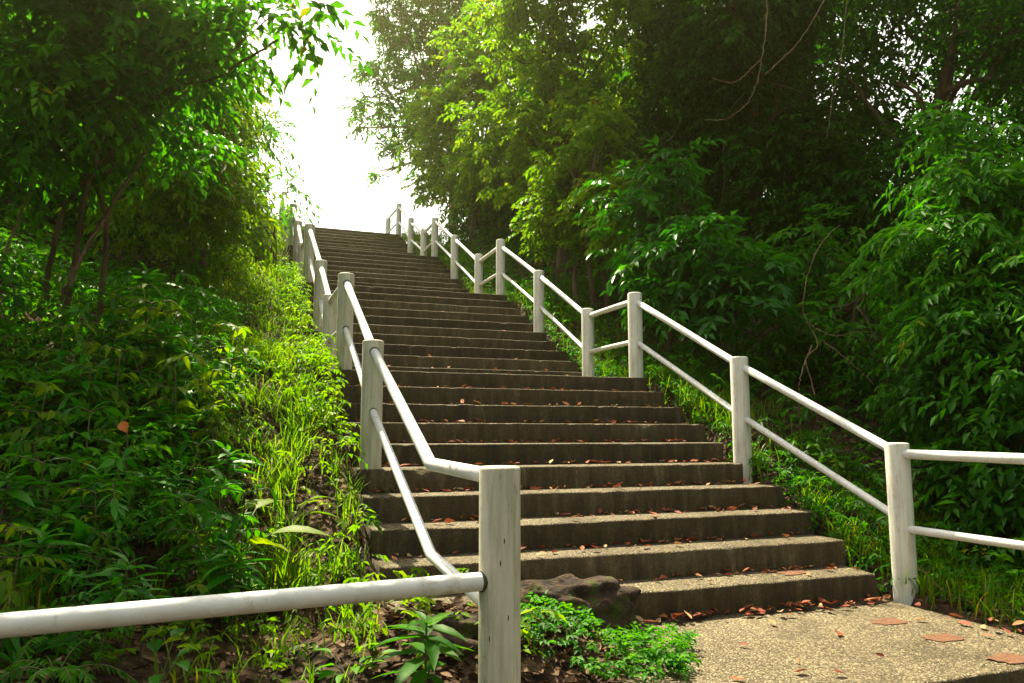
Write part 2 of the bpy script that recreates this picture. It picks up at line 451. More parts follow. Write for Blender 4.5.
gx = grid_lines(-220, -4.2, 4.6, 260, .07); gy = grid_lines(-200, -2.6, 7, 380, .08)
X, Y = np.meshgrid(gx, gy)
Z = ground_h(X, Y)
nx = len(gx)
idx = (np.arange(len(gy) - 1)[:, None] * nx + np.arange(nx - 1)[None]).ravel()
me = np_mesh('ground', np.stack([X, Y, Z], -1).reshape(-1, 3), np.stack([idx, idx + 1, idx + nx + 1, idx + nx], -1))
tag(link_mesh('ground', me, M['ground']), kind='structure', label='brown leaf-strewn forest soil rising on both sides of the stairs')


# ------------------------------------------------------------------ staircase
def slab(name, y0, depth, z, h, x0=XL, x1=XR, seed=0, parent=None):
    """one cast step: worn rounded nosing, slightly uneven edges"""
    g = np.random.default_rng(seed)
    n = 64
    prof = np.array([[0, -h], [0, -h * .5], [0, -.016], [.003, -.006], [.010, -.0012], [.03, 0], [depth * .5, 0], [depth, 0], [depth, -h]])
    xs = np.linspace(x0, x1, n)
    chips = np.cumsum(g.normal(0, .0018, n)); chips -= np.linspace(chips[0], chips[-1], n)
    chips += g.normal(0, .0008, n) + (g.uniform(0, 1, n) > .93) * .014
    V = np.zeros((n, len(prof), 3))
    V[..., 0] = xs[:, None]; V[..., 1] = y0 + prof[None, :, 0]; V[..., 2] = z + prof[None, :, 1]
    V[:, 2:5, 1] += chips[:, None]; V[:, 3:6, 2] -= np.abs(chips)[:, None] * .5
    V[:, 1, 1] += g.normal(0, .0015, n)
    k = len(prof)
    i = (np.arange(n - 1)[:, None] * k + np.arange(k - 1)[None]).ravel()
    F = np.stack([i, i + k, i + k + 1, i + 1], -1)
    caps = []
    for b in (0, (n - 1) * k):
        for q in ((0, 1, 7, 8), (1, 2, 6, 7), (2, 3, 5, 6), (3, 4, 5, 5)):
            caps.append([b + c for c in q])
    caps = np.array(caps[:3] + caps[4:7])
    me = np_mesh(name, V.reshape(-1, 3), np.concatenate([F, caps]), smooth=False)
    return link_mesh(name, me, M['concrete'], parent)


stairs = thing('concrete_staircase', 'long weathered concrete staircase with dark risers climbing between two white railings', 'staircase')
for i in range(-3, 41):
    y0 = nosing_y(i); z = i * RISE
    land = i in (0, 10, 20, 30, 40)
    d = {0: LOW, 10: LAND[0], 20: LAND[1], 30: LAND[2], 40: 3.0}.get(i, T)
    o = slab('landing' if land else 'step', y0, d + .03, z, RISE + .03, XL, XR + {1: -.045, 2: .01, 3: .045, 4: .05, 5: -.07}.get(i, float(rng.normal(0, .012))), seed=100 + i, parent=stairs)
    if i == 0:
        low_landing = o


def tile(x, y, z, rot, s=(.2, .1), parent=None):
    g = np.random.default_rng(int(abs(x * 1000 + y * 77)) + 5)
    n = 18
    th = np.linspace(0, 2 * PI, n, endpoint=False)
    sq = np.stack([np.cos(th), np.sin(th)], -1); sq /= np.abs(sq).max(1)[:, None] ** .6
    sq = sq * np.array(s) / 2 * (1 + g.normal(0, .09, (n, 1)))
    c, s_ = math.cos(rot), math.sin(rot)
    P = np.stack([x + sq[:, 0] * c - sq[:, 1] * s_, y + sq[:, 0] * s_ + sq[:, 1] * c, np.full(n, z + .004)], -1)
    bm = bmesh.new(); bm.faces.new([bm.verts.new(p) for p in P]); me = bpy.data.meshes.new('red_tile'); bm.to_mesh(me); bm.free()
    return link_mesh('red_tile', me, M['tile'], parent)


for x, y, r in ((1.883, -.458, .1), (1.875, -.81, -.05), (1.86, -1.19, .08)):
    tile(x, y, 0, r, (.2, .13), low_landing)
step1 = [o for o in stairs.children if o.name.startswith('step')][3]
tile(1.79, .19, RISE, .05, (.22, .13), step1)

# ------------------------------------------------------------------ railings
PR = .073


def post_mesh(h, r=PR):
    bm = bmesh.new()
    n = 36
    rings = [(-.5, r * 1.0), (h - .012, r), (h - .004, r - .003), (h, r - .011), (h + .0015, r * .5)]
    g = np.random.default_rng(int(h * 1e4))
    prev = None
    for z, rr in rings:
        ring = [bm.verts.new((rr * math.cos(a) * (1 + g.normal(0, .003)), rr * math.sin(a), z)) for a in np.linspace(0, 2 * PI, n, endpoint=False)]
        if prev:
            for k in range(n): bm.faces.new((prev[k], prev[(k + 1) % n], ring[(k + 1) % n], ring[k]))
        prev = ring
    bm.faces.new(prev)
    me = bpy.data.meshes.new('post'); bm.to_mesh(me); bm.free()
    for p in me.polygons: p.use_smooth = abs(p.normal.z) < .5
    return me


def add_post(x, y, zb, h, parent, name='post', r=PR):
    o = link_mesh(name, post_mesh(h, r), M['post_old' if parent['label'].startswith('stained') else 'post'], parent)
    o.location = (x, y, zb)
    return o


def add_rail(name, pts, r, parent):
    b = MB(); b.tube(curve_pts(pts, 4) if len(pts) == 2 else pts, r, 20)
    return b.build(name, M['rail'], parent)


RP = [(-.055, 0, .975, 2.447), (1.40, .8, .865, 2.338), (2.98, 1.6, .88, 2.25), (4.10, 1.6, .89, 2.245), (5.64, 2.40, .86, 2.245), (7.27, 3.2, .90, 2.245),
      (8.45, 3.2, .93, 2.245), (10.05, 4.0, .87, 2.245), (11.68, 4.8, .87, 2.245), (12.75, 4.8, .89, 2.245), (14.2, 5.44, .92, 2.245), (16.03, 6.4, .87, 2.29), (17.3, 6.4, .80, 2.23)]
right = thing('stair_railing', 'long white pipe and post railing down the right side of the stairs', 'railing', group='stair railings')
for y, zb, h, x in RP: add_post(x, y, zb, h, right)
tops = [(x, y, zb + (.80 if i else .91)) for i, (y, zb, h, x) in enumerate(RP)]
lows = [(x, y, zb + (.38 if i else .49)) for i, (y, zb, h, x) in enumerate(RP)]
for a in (tops, lows):
    nm, r = ('top_rail', .030) if a is tops else ('lower_rail', .025)
    for k in range(len(a) - 1): add_rail(nm, [a[k], a[k + 1]], r, right)
add_rail('top_rail', [(2.447, -.055, .905), (2.44, -1.2, .895)], .030, right)
add_rail('lower_rail', [(2.447, -.055, .437), (2.44, -1.2, .437)], .025, right)
add_post(2.44, -1.22, -.12, 1.05, right)

left = thing('stair_railing', 'stained white pipe and post railing left of the stairs, bent at its near post', 'railing', group='stair railings')
LP = [(1.38, .815, .86, -.692), (2.98, 1.6, .87, -.69), (4.10, 1.6, .87, -.71), (5.35, 2.24, .87, -.70), (7.27, 3.2, .87, -.70), (8.45, 3.2, .87, -.72), (10.05, 4.0, .87, -.70),
      (11.68, 4.8, .87, -.71), (12.75, 4.8, .87, -.71), (14.3, 5.44, .87, -.71), (16.03, 6.4, .87, -.71), (17.3, 6.4, .85, -.71)]
for y, zb, h, x in LP: add_post(x, y, zb, h, left)
tl = [(x, y, zb + .80) for y, zb, h, x in LP]; ll = [(x, y, zb + .39) for y, zb, h, x in LP]
for a, nm, r in ((tl, 'top_rail', .030), (ll, 'lower_rail', .024)):
    for k in range(len(a) - 1): add_rail(nm, [a[k], a[k + 1]], r, left)
NP = (-.643, -1.212)
add_post(NP[0], NP[1], -.25, 1.165, left, r=.0745)


def bent(p0, p1, p2, k=.06):
    p0, p1, p2 = map(np.array, (p0, p1, p2))
    a = p1 + nrm(p0 - p1) * k; b = p1 + nrm(p2 - p1) * k
    mid = [(1 - t) ** 2 * a + 2 * t * (1 - t) * p1 + t * t * b for t in np.linspace(0, 1, 9)]
    return np.vstack([p0, (p0 + a) / 2, mid, (p2 + b) / 2, p2])


add_rail('top_rail', bent(tl[0], (-.70, -.385, .893), (NP[0], NP[1], .872), .02), .030, left)
add_rail('lower_rail', bent(ll[0], (-.712, -.47, .495), (NP[0], NP[1], .392), .025), .0255, left)
add_rail('side_rail', curve_pts([(NP[0], NP[1], .515), (-1.4, -1.325, .522), (-2.12, -1.435, .528), (-3.2, -1.6, .53)], 12), .0325, left)
add_post(-3.2, -1.6, -.3, .9, left)


M['mould'] = solid_mat('black_mould', [(.35, (.02, .018, .012)), (.6, (.10, .09, .06)), (.75, (.3, .28, .22))], 60, .95, .6, 90)


def collar(post, toward, r, parent):
    """cracked dark mortar ring where a pipe enters a post"""
    a = np.array(post, float); d = nrm(np.array(toward, float) - a)
    hd = d / max(1e-6, math.hypot(d[0], d[1]))
    b = MB(); b.tube([a + hd * (PR - .012), a + hd * (PR + .002), a + hd * (PR + .006)], [r + .005, r + .004, r + .0005], 16, cap=False)
    b.build('rail_joint', M['mould'], parent)


for a, rr in ((tl, .030), (ll, .024)):
    collar(a[0], a[1], rr, left); collar(a[1], a[0], rr, left)
    collar(a[0], (-.70, -.4, a[0][2] - .72), rr, left)
collar((NP[0], NP[1], .515), (-1.4, -1.325, .522), .0325, left)
collar((NP[0], NP[1], .872), (-.70, -.385, .893), .030, left)

for dx, z in ((.016, .66), (.003, .585), (.03, .40), (-.035, .33)):     # chipped paint on the near post
    a = math.atan2(CAM[1] - NP[1], CAM[0] - NP[0]) + math.asin(dx / .0745)
    q = np.array([NP[0] + .0735 * math.cos(a), NP[1] + .0735 * math.sin(a), z])
    b = MB(); b.tube([q + [0, 0, .011], q + [.0004, 0, .003], q + [0, 0, -.006], q + [-.0008, 0, -.012]], [.0006, .0028, .0022, .0005], 8)
    b.build('paint_chip', M['mould'], left)

# ------------------------------------------------------------------ rocks
def rock(name, label, loc, size, seed, mat, rot=0):
    bm = bmesh.new(); bmesh.ops.create_icosphere(bm, subdivisions=5, radius=1)
    g = np.random.default_rng(seed); ph = g.uniform(0, 6, (14, 3)); fr = g.normal(0, 1, (14, 3))
    for v in bm.verts:
        p = np.array(v.co); s = 1.0
        for k in range(14):
            f = 1.0 + k * .75
            s += .115 / (1 + k * .35) * math.sin(f * (p @ fr[k]) + ph[k, 0])
        s += .03 * math.sin(9 * p[0] + 7 * p[1]) * math.sin(11 * p[2] + 5 * p[0]) + .02 * math.sin(23 * p[0] - 19 * p[1] + 17 * p[2])
        q = np.sign(p) * np.abs(p) ** .72 * s
        v.co = Vector(q * np.array(size))
    me = bpy.data.meshes.new(name); bm.to_mesh(me); bm.free()
    for p in me.polygons: p.use_smooth = True
    o = link_mesh(name, me, mat); o.location = loc; o.rotation_euler = (0, 0, rot)
    return tag(o, label, 'rock')


rock('boulder', 'dark mossy boulder lying against the lowest step behind the near left post', (-.02, -.17, .10), (.47, .2, .2), 3, M['rock'], .08)
rock('boulder', 'rust brown rock lying in the soil under the horizontal white rail', (-1.42, -1.02, .0), (.24, .16, .13), 8, M['rock_red'], .3)
rock('boulder', 'small dark stone in the soil just left of the near left post', (-.62, -.55, .1), (.22, .15, .15), 12, M['rock'], -.2)

# ------------------------------------------------------------------ grass, ground cover, fallen leaves (nobody could count these)
def grass_mesh(name, x, y, hgt, width, g):
    m = len(x); z = ground_h(x, y) - .01
    b = np.stack([x, y, z], -1)
    az = g.uniform(0, 2 * PI, m); lean = g.uniform(.15, .75, m)
    d = np.stack([np.cos(az), np.sin(az), np.zeros(m)], -1)
    sd = np.stack([-np.sin(az), np.cos(az), np.zeros(m)], -1)
    h = hgt * g.uniform(.5, 1.3, m)
    rows = []
    for t, w in ((0, 1), (.4, .9), (.75, .6), (1, .06)):
        c = b + d * (h * lean * t ** 1.8)[:, None] + np.array([0, 0, 1.0]) * (h * (t - .35 * lean * t ** 2.5))[:, None]
        ww = (width * w * .5 * g.uniform(.8, 1.2, m))[:, None] * sd
        rows += [c + ww, c - ww]
    V = np.stack(rows, 1).reshape(-1, 3)
    F = (np.arange(m)[:, None, None] * 8 + np.array([[0, 1, 3, 2], [2, 3, 5, 4], [4, 5, 7, 6]])[None]).reshape(-1, 4)
    return np_mesh(name, V, F, np.repeat(np.clip(g.beta(2, 2, m), 0, 1), 3))


def clumped(n, x0, x1, y0, y1, g, k=60, s=.12):
    cx = g.uniform(x0, x1, k); cy = g.uniform(y0, y1, k); j = g.integers(0, k, n)
    x = cx[j] + g.normal(0, s, n); y = cy[j] + g.normal(0, s, n)
    q = (x > x0 - .05) & (x < x1 + .2) & (y > y0 - .1) & (y < y1 + .2)
    return x[q], y[q]


g = np.random.default_rng(21)
gxs, gys = [], []
for n, box, k, s in ((3600, (-2.1, -.84, .3, 4.5), 95, .07), (9000, (-2.2, -.84, 4.5, 17), 500, .12), (260, (-2.6, -.9, -1.0, .15), 22, .05)):
    a, b = clumped(n, *box, g, k, s); gxs.append(a); gys.append(b)
xx = np.concatenate(gxs); yy = np.concatenate(gys); q = (xx < -.83); xx, yy = xx[q], yy[q]
tag(link_mesh('grass', grass_mesh('grass', xx, yy, .20, .010, g), M['grass']), 'tall sunlit grass beside the left railing', 'grass', kind='stuff')
gxs, gys = [], []
for n, box, k, s in ((4200, (2.38, 3.4, .1, 4.5), 90, .07), (8000, (2.36, 3.6, 4.5, 17), 420, .13), (1500, (2.45, 4.2, -1.6, .3), 60, .1)):
    a, b = clumped(n, *box, g, k, s); gxs.append(a); gys.append(b)
xx = np.concatenate(gxs); yy = np.concatenate(gys); q = (xx > 2.335) & ~((xx < 2.34) & (yy < 0)); xx, yy = xx[q], yy[q]
tag(link_mesh('grass', grass_mesh('grass', xx, yy, .2, .010, g), M['grass']), 'shaded grass along the right edge of the steps', 'grass', kind='stuff')


def cover(label, areas, mat, leaf, width, hgt, K, seed, name='undergrowth', rich=False, droop=.5):
    g = np.random.default_rng(seed); L = Leaves()
    for x0, x1, y0, y1, dens in areas:
        n = int((x1 - x0) * (y1 - y0) * dens)
        x = g.uniform(x0, x1, n); y = g.uniform(y0, y1, n)
        keep = np.sin(2.3 * x + 1.1) * np.sin(1.9 * y + .3 * x) + g.normal(0, .5, n) > -.5
        x, y = x[keep], y[keep]; n = len(x)
        hh = hgt * g.uniform(.15, 1.25, n)
        o = np.stack([x, y, ground_h(x, y) + hh], -1)
        az = g.uniform(0, 2 * PI, n)
        d = np.stack([np.cos(az), np.sin(az), g.uniform(-.1, .7, n)], -1)
        sprays(L, o, d, leaf * 2.3, K, leaf, width, droop, g)
    return tag(link_mesh(name, L.mesh(name, rich), mat), label, 'undergrowth', kind='stuff')


cover('low leafy ground cover over the left bank close to the railing', [(-3.2, -.80, .1, 4.5, 130), (-3.4, -.3, -.9, .1, 70), (-4.2, -.95, 4.5, 18, 110)], M['leaf_light'], .055, .026, .16, 6, 31)
cover('dense dark green undergrowth on the shaded left bank', [(-4.6, -1.8, .1, 5, 120), (-6.8, -4.6, -1.5, 5, 80), (-9, -2.0, 5, 19, 75)], M['leaf_mid'], .085, .036, .33, 6, 32)
cover('fine pale weeds and ferns among the undergrowth of the left bank', [(-4.4, -1.5, -.1, 5, 150), (-6, -1.8, 5, 16, 60)], M['leaf_mid'], .05, .02, .36, 9, 37)
cover('weeds leaning over the left ends of the steps', [(-1.05, -.82, .25, 3, 230), (-1.05, -.82, 3, 9, 400)], M['leaf_light'], .06, .025, .26, 6, 38)
cover('tangled green undergrowth beside the right railing', [(2.6, 5.5, -1.6, 5, 110), (2.5, 6.5, 5, 19, 95)], M['leaf_mid'], .075, .034, .30, 6, 33)
cover('small green weeds along the right edge of the steps', [(2.36, 3.3, .1, 6, 240), (2.5, 3.6, -1.3, .1, 260), (2.35, 2.52, -.1, 6, 420), (2.36, 3.2, 6, 17, 160)], M['leaf_mid'], .05, .022, .13, 6, 36)
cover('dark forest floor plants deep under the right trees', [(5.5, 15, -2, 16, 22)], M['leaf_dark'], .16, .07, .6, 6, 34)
# creeping patch at the corner of the lower landing
g = np.random.default_rng(35); L = Leaves()
n = 430; a = g.uniform(0, 2 * PI, n); r = np.sqrt(g.uniform(0, 1, n))
x = .06 + .45 * r * np.cos(a) + .08 * np.sin(3 * a); y = -.60 + .32 * r * np.sin(a)
o = np.stack([x, y, np.maximum(ground_h(x, y), 0) + .02 + g.uniform(0, .14, n) ** 1.3 * (1 - .5 * r)], -1)
d = np.stack([np.cos(a), np.sin(a), g.uniform(.1, 1.2, n)], -1)
sprays(L, o, d, .075, 5, .038, .023, .3, g)
tag(link_mesh('creeping_plant', L.mesh('creeping_plant'), M['leaf_mid']), 'low bright green creeping patch spreading over the corner of the lower landing', 'ground cover', kind='stuff')


def litter(name, label, pos, seed, size=(.03, .085), mat='dead'):
    g = np.random.default_rng(seed); m = len(pos); L = Leaves()
    az = g.uniform(0, 2 * PI, m)
    d = np.stack([np.cos(az), np.sin(az), g.normal(.06, .16, m)], -1)
    nn = np.array([0, 0, 1.0]) + g.normal(0, .35, (m, 3))
    l = g.uniform(*size, m)
    L.add(pos, d, nn, l, l * g.uniform(.38, .55, m), g.uniform(0, 1, m) ** 1.4)
    return tag(link_mesh(name, L.mesh(name, True, curl=-.12, fold=.22), M[mat]), label, 'leaves', kind='stuff')


g = np.random.default_rng(41); pts = []
for i in range(1, 21):
    n = max(14, int(95 * math.exp(-((i - 4) / 7) ** 2)))
    x = g.uniform(XL + .1, XR - .06, n); back = g.uniform(0, 1, n) ** 5
    d = T if i not in (10, 20) else 1.3
    pts.append(np.stack([x, nosing_y(i) + d - .025 - back * (d - .08), np.full(n, i * RISE + .012)], -1))
n = 120
pts.append(np.stack([g.uniform(.5, 2.3, n), -.03 - np.abs(g.normal(0, .06, n)), np.full(n, .014) + g.uniform(0, .02, n)], -1))
n = 12; pts.append(np.stack([g.uniform(.3, 2.3, n), g.uniform(-1.25, -.2, n), np.full(n, .012)], -1))
n = 60; a, b = g.uniform(2.2, 2.9, n), g.uniform(-1.4, .0, n)
pts.append(np.stack([a, b, np.maximum(ground_h(a, b), 0) + .015], -1))
litter('fallen_leaves', 'reddish brown fallen leaves gathered on the steps and the lower landing', np.concatenate(pts), 42)
n = 3600; a, b = g.uniform(-2.6, -.85, n), g.uniform(-1.5, 4.5, n)
n2 = 1100; a2, b2 = g.uniform(-.9, .2, n2), g.uniform(-1.1, -.2, n2)
a, b = np.append(a, a2), np.append(b, b2)
litter('fallen_leaves', 'dry brown leaf litter on the soil of the left bank', np.stack([a, b, ground_h(a, b) + .012], -1), 43, mat='litter')
n = 2600; a, b = g.uniform(2.36, 4.2, n), g.uniform(-2, 7, n)
litter('fallen_leaves', 'dry brown leaf litter under the right shrubs', np.stack([a, b, ground_h(a, b) + .012], -1), 44, mat='litter')


# ------------------------------------------------------------------ single plants
def plant_meshes(kind, seed):
    """stem mesh + foliage mesh of a seedling standing at the origin"""
    g = np.random.default_rng(seed); L = Leaves(); b = MB()
    if kind == 'whorl':                         # upright stem, rosette of long leaves near the top
        h = .42
        st = curve_pts([(0, 0, -.05), (.01, .015, h * .5), (0.0, .0, h)], 10); b.tube(st, np.linspace(.007, .004, len(st)), 6)
        for z, n, l, e in ((h, 3, .10, .7), (h * .96, 4, .17, .3), (h * .88, 5, .21, .2), (h * .76, 5, .21, .12), (h * .6, 4, .18, .02), (h * .42, 3, .13, -.05)):
            az = g.uniform(0, 6) + np.arange(n) * 2 * PI / n + g.normal(0, .2, n)
            d = np.stack([np.cos(az), np.sin(az), e + g.normal(0, .12, n)], -1)
            L.add(np.tile([0, 0, z], (n, 1)) + g.normal(0, .008, (n, 3)), d, np.array([0, 0, 1.0]) + g.normal(0, .12, (n, 3)), l * g.uniform(.8, 1.15, n), l * .27, g.uniform(.35, .9, n))
    elif kind == 'broad':                       # a few big paddle leaves from the base
        n = 9
        az = np.arange(n) * 2.4 + g.normal(0, .2, n); e = g.uniform(.25, 1.3, n)
        hd = np.stack([np.cos(az), np.sin(az), e], -1); hd = nrm(hd); sl = g.uniform(.2, .42, n)
        for k in range(n): b.tube([np.zeros(3) - [0, 0, .04], hd[k] * sl[k] * .6, hd[k] * sl[k]], [.006, .005, .004], 5)
        d = np.stack([np.cos(az), np.sin(az), e * .35 - .05], -1)
        L.add(hd * sl[:, None], d, np.array([0, 0, 1.0]) + g.normal(0, .2, (n, 3)) - .3 * np.stack([np.cos(az), np.sin(az), 0 * az], -1), g.uniform(.2, .32, n), g.uniform(.085, .12, n), g.uniform(.4, .95, n))
    elif kind == 'strap':                       # arching strap leaves
        n = 16
        az = g.uniform(0, 2 * PI, n)
        d = np.stack([np.cos(az), np.sin(az), g.uniform(.5, 1.8, n)], -1)
        L.add(g.normal(0, .015, (n, 3)), d, np.array([0, 0, .6]) - .8 * np.stack([np.cos(az), np.sin(az), 0 * az], -1), g.uniform(.35, .55, n), g.uniform(.035, .05, n), g.uniform(.1, .7, n))
        b.tube([(0, 0, -.06), (0, 0, 0), (0, 0, .05)], [.012, .012, .008], 6)
    elif kind == 'fern':                        # arching fronds of fine leaflets
        n = 9; az = np.arange(n) * 2 * PI / n + g.normal(0, .25, n)
        d = np.stack([np.cos(az), np.sin(az), g.uniform(.7, 1.5, n)], -1); o = np.zeros((n, 3))
        sprays(L, o, d, .5, 30, .075, .02, .75, g, spread=1.3, twigs=b, jitter=.1)
    else:                                       # leafy sapling with opposite leaves
        h = .6; bend = g.normal(0, .1, 2)
        st = curve_pts([(0, 0, -.05), (bend[0] * .4, bend[1] * .4, h * .5), (bend[0], bend[1], h)], 10)
        b.tube(st, np.linspace(.006, .003, len(st)), 5)
        o = []; d = []
        for t in np.linspace(.3, 1, 6):
            p = st[int(t * (len(st) - 1))]; az = g.uniform(0, 6)
            for s in (0, PI): o.append(p); d.append((math.cos(az + s), math.sin(az + s), g.uniform(.3, 1.1)))
        o, d = np.array(o), np.array(d)
        sprays(L, o, d, .18, 5, .11, .04, .6, g, spread=.9, twigs=b, jitter=.35)
    return b, L


def make_plant(kind, name, label, cat, loc, seed, scale=1.0, rot=0.0, mat='leaf_glossy', group=None, extra=None):
    b, L = plant_meshes(kind, seed)
    t = thing(name, label, cat, loc, group)
    t.scale = (scale,) * 3; t.rotation_euler = (0, 0, rot)
    b.build('stem', M['stem'], t)
    link_mesh('foliage', L.mesh('foliage', True, curl=.28 if kind != 'strap' else .6, fold=.16), M[mat], t)
    return t


def on_ground(x, y): return (x, y, float(ground_h(x, y)))


def copy_thing(o, loc, scale, rot, label=None):
    c = o.copy(); COL.objects.link(c); c.location = loc; c.scale = (scale,) * 3; c.rotation_euler = (0, 0, rot)
    if label: c['label'] = label
    for ch in o.children:
        k = ch.copy(); COL.objects.link(k); k.parent = c
    return c


def ray_ground(u, v, lift=0.0):
    """point of the terrain (raised by lift) seen at pixel (u, v)"""
    for D in np.arange(1.5, 30, .02):
        p = at(u, v, D)
        if p[2] < ground_h(p[0], p[1]) + lift: return p[0], p[1], float(ground_h(p[0], p[1])), D
    return (*p[:2], float(ground_h(*p[:2])), 30)


p = ray_ground(425, 690)
make_plant('whorl', 'young_shrub', 'upright seedling with a tier of long narrow leaves just left of the near post', 'plant', on_ground(-.885, -1.12), 51, 1.0, .4, 'leaf_mid')
p = ray_ground(222, 528, .22)
broad = make_plant('broad', 'broadleaf_plant', 'large pale paddle-leaved plant in the grass above the horizontal rail', 'plant', p[:3], 52, 1.0, 1.2, 'leaf_light')
p = ray_ground(80, 520, .25)
strap = make_plant('strap', 'strap_leaf_plant', 'dark green strap-leaved clump on the left bank', 'plant', p[:3], 53, 1.3, 0, 'leaf_glossy')
p = ray_ground(292, 482, .25)
make_plant('broad', 'broadleaf_plant', 'small pale-leaved seedling in the grass left of the white midway post', 'plant', p[:3], 58, .55, .3, 'leaf_light')
p = ray_ground(160, 660, .1)
make_plant('broad', 'broadleaf_plant', 'low seedling with drooping leaves directly under the horizontal rail', 'plant', p[:3], 59, .5, 2.0, 'leaf_glossy')
p = ray_ground(352, 668, .05)
make_plant('broad', 'broadleaf_plant', 'tiny round-leaved seedling between the rust brown rock and the near post', 'plant', p[:3], 60, .35, 4.0, 'leaf_mid')
p = ray_ground(20, 640, .1)
copy_thing(strap, p[:3], .5, 2.2, 'small strap-leaved tuft at the near left end of the horizontal rail')
p = ray_ground(560, 566, .05)

SEED = []
for kind, sd, mt in (('sapling', 61, 'leaf_glossy'), ('sapling', 62, 'leaf_mid'), ('whorl', 63, 'leaf_glossy'), ('sapling', 64, 'leaf_light'), ('fern', 65, 'leaf_mid')):
    SEED.append((kind, sd, mt))
g = np.random.default_rng(70)
groups = ['glossy saplings on the left bank', 'mid green saplings on the left bank', 'whorled seedlings on the left bank', 'pale saplings on the left bank', 'ferns on the left bank']
labels = ['glossy leafy sapling among the undergrowth of the left bank', 'mid green leafy sapling among the undergrowth of the left bank',
          'seedling with whorled long leaves among the undergrowth of the left bank', 'pale green leafy sapling among the undergrowth of the left bank', 'fern with arching fronds among the undergrowth of the left bank']
proto = [None] * 5
for k in range(95):
    j = k % 5
    v = g.uniform(300, 575); u = g.uniform(-10, 120 + (v < 480) * 110)
    if v > 520: u = g.uniform(-10, 250)
    q = ray_ground(u, v, .35)
    s = g.uniform(.55, 1.15) * (1 if j != 2 else 1.1) * min(1.15, max(.78, q[3] / 4.6))
    if proto[j] is None:
        kd, sd, mt = SEED[j]
        proto[j] = make_plant(kd, {'whorl': 'seedling'}.get(kd, kd), labels[j], 'plant', q[:3], sd, s, g.uniform(0, 6), mt, groups[j])
    else:
        copy_thing(proto[j], q[:3], s, g.uniform(0, 6))
# right-hand side saplings by the grass strip
lab = 'leafy sapling in the shade behind the right railing'
first = None
for k in range(26):
    x = g.uniform(2.9, 4.6); y = g.uniform(-.6, 9)
    if first is None: first = make_plant('sapling', 'sapling', lab, 'plant', on_ground(x, y), 66, .9, 0, 'leaf_mid', 'saplings behind the right railing')
    else: copy_thing(first, on_ground(x, y), g.uniform(.6, 1.2), g.uniform(0, 6))
# the one orange leaf on the left bank
op = at(121, 422, 3.75); L = Leaves()
L.add(np.array([op]), np.array([[.5, -.3, -.8]]), np.array([[-.3, -.7, .7]]), .062, .052, .5)
wl_ = link_mesh('withered_leaf', L.mesh('withered_leaf', True), M['orange'])
b = MB(); b.tube(curve_pts([op, op + [.02, .05, -.03], (op[0] + .05, op[1] + .12, float(ground_h(op[0] + .05, op[1] + .12)) - .03)], 12), np.linspace(.002, .005, 12), 6)
b.build('stem', M['stem'], wl_)
tag(wl_, 'single orange withered leaf caught among the green plants of the left bank', 'leaf')


# ------------------------------------------------------------------ trees and shrubs
def tree(name, label, cat, base, lobes, mat, density, spray, K, leaf, width, droop=.35, seed=0, trunk_r=.1, bark='bark', stems=1, limbs=True, trunk=None, group=None, **kw):
    """base: foot of the trunk; lobes: [(centre, radius)] in world space"""
    g = np.random.default_rng(seed + 999)
    base = np.array(base, float)
    t = thing(name, label, cat, base, group)
    lob = [(np.asarray(c, float) - base, r) for c, r in lobes]
    link_mesh('crown', crown_mesh('crown', lob, density, spray, K, leaf, width, droop, seed, **kw), M[mat], t)
    cen = np.mean([c for c, r in lob], axis=0)
    top = max(lob, key=lambda q: q[0][2])[0]
    b = MB()
    for s in range(stems):
        off = g.normal(0, .12, 3) * (stems > 1); off[2] = 0
        aim = (cen * .6 + top * .4) + g.normal(0, .25, 3) * (stems > 1)
        ctrl = [np.array([0, 0, -.3]) + off, off + aim * np.array([.15, .15, .33]) + g.normal(0, .06, 3), aim * np.array([.55, .55, .68]) + g.normal(0, .08, 3), aim] if trunk is None else [np.asarray(q) - base for q in trunk]
        pts = curve_pts(ctrl, 26, .006, g)
        b.tube(pts, np.linspace(trunk_r, trunk_r * .35, len(pts)) * (1 + .25 * np.exp(-np.arange(len(pts)) * .6)), 10)
        if limbs:
            for c, r in lob:
                k = int(np.clip(.45 + .4 * g.uniform(), 0, .95) * (len(pts) - 1)); p0 = pts[k]
                if np.linalg.norm(c - p0) < .2: continue
                lp = curve_pts([p0, (p0 + c) / 2 + np.array([0, 0, .1 * r]) + g.normal(0, .1 * r, 3), c + g.normal(0, .2 * r, 3)], 12)
                lr = trunk_r * min(1.0, max(.12, r * 2.2 if trunk_r < .06 else 1.0)); b.tube(lp, np.linspace(lr * .4, lr * .1, len(lp)), 7)
                for _ in range(3):
                    v = c + nrm(g.normal(0, 1, 3)) * r * .9
                    tp = curve_pts([lp[-4], (lp[-4] + v) / 2 + g.normal(0, .06 * r, 3), v], 8)
                    b.tube(tp, np.linspace(lr * .16, lr * .04, len(tp)), 5)
    b.build('trunk', M[bark], t)
    return t


def lob(*a): return [(at(u, v, D), r) for u, v, D, r in a]


def foot(u, D, dx=0, dy=0):
    p = at(u, 300, D); return on_ground(p[0] + dx, p[1] + dy)


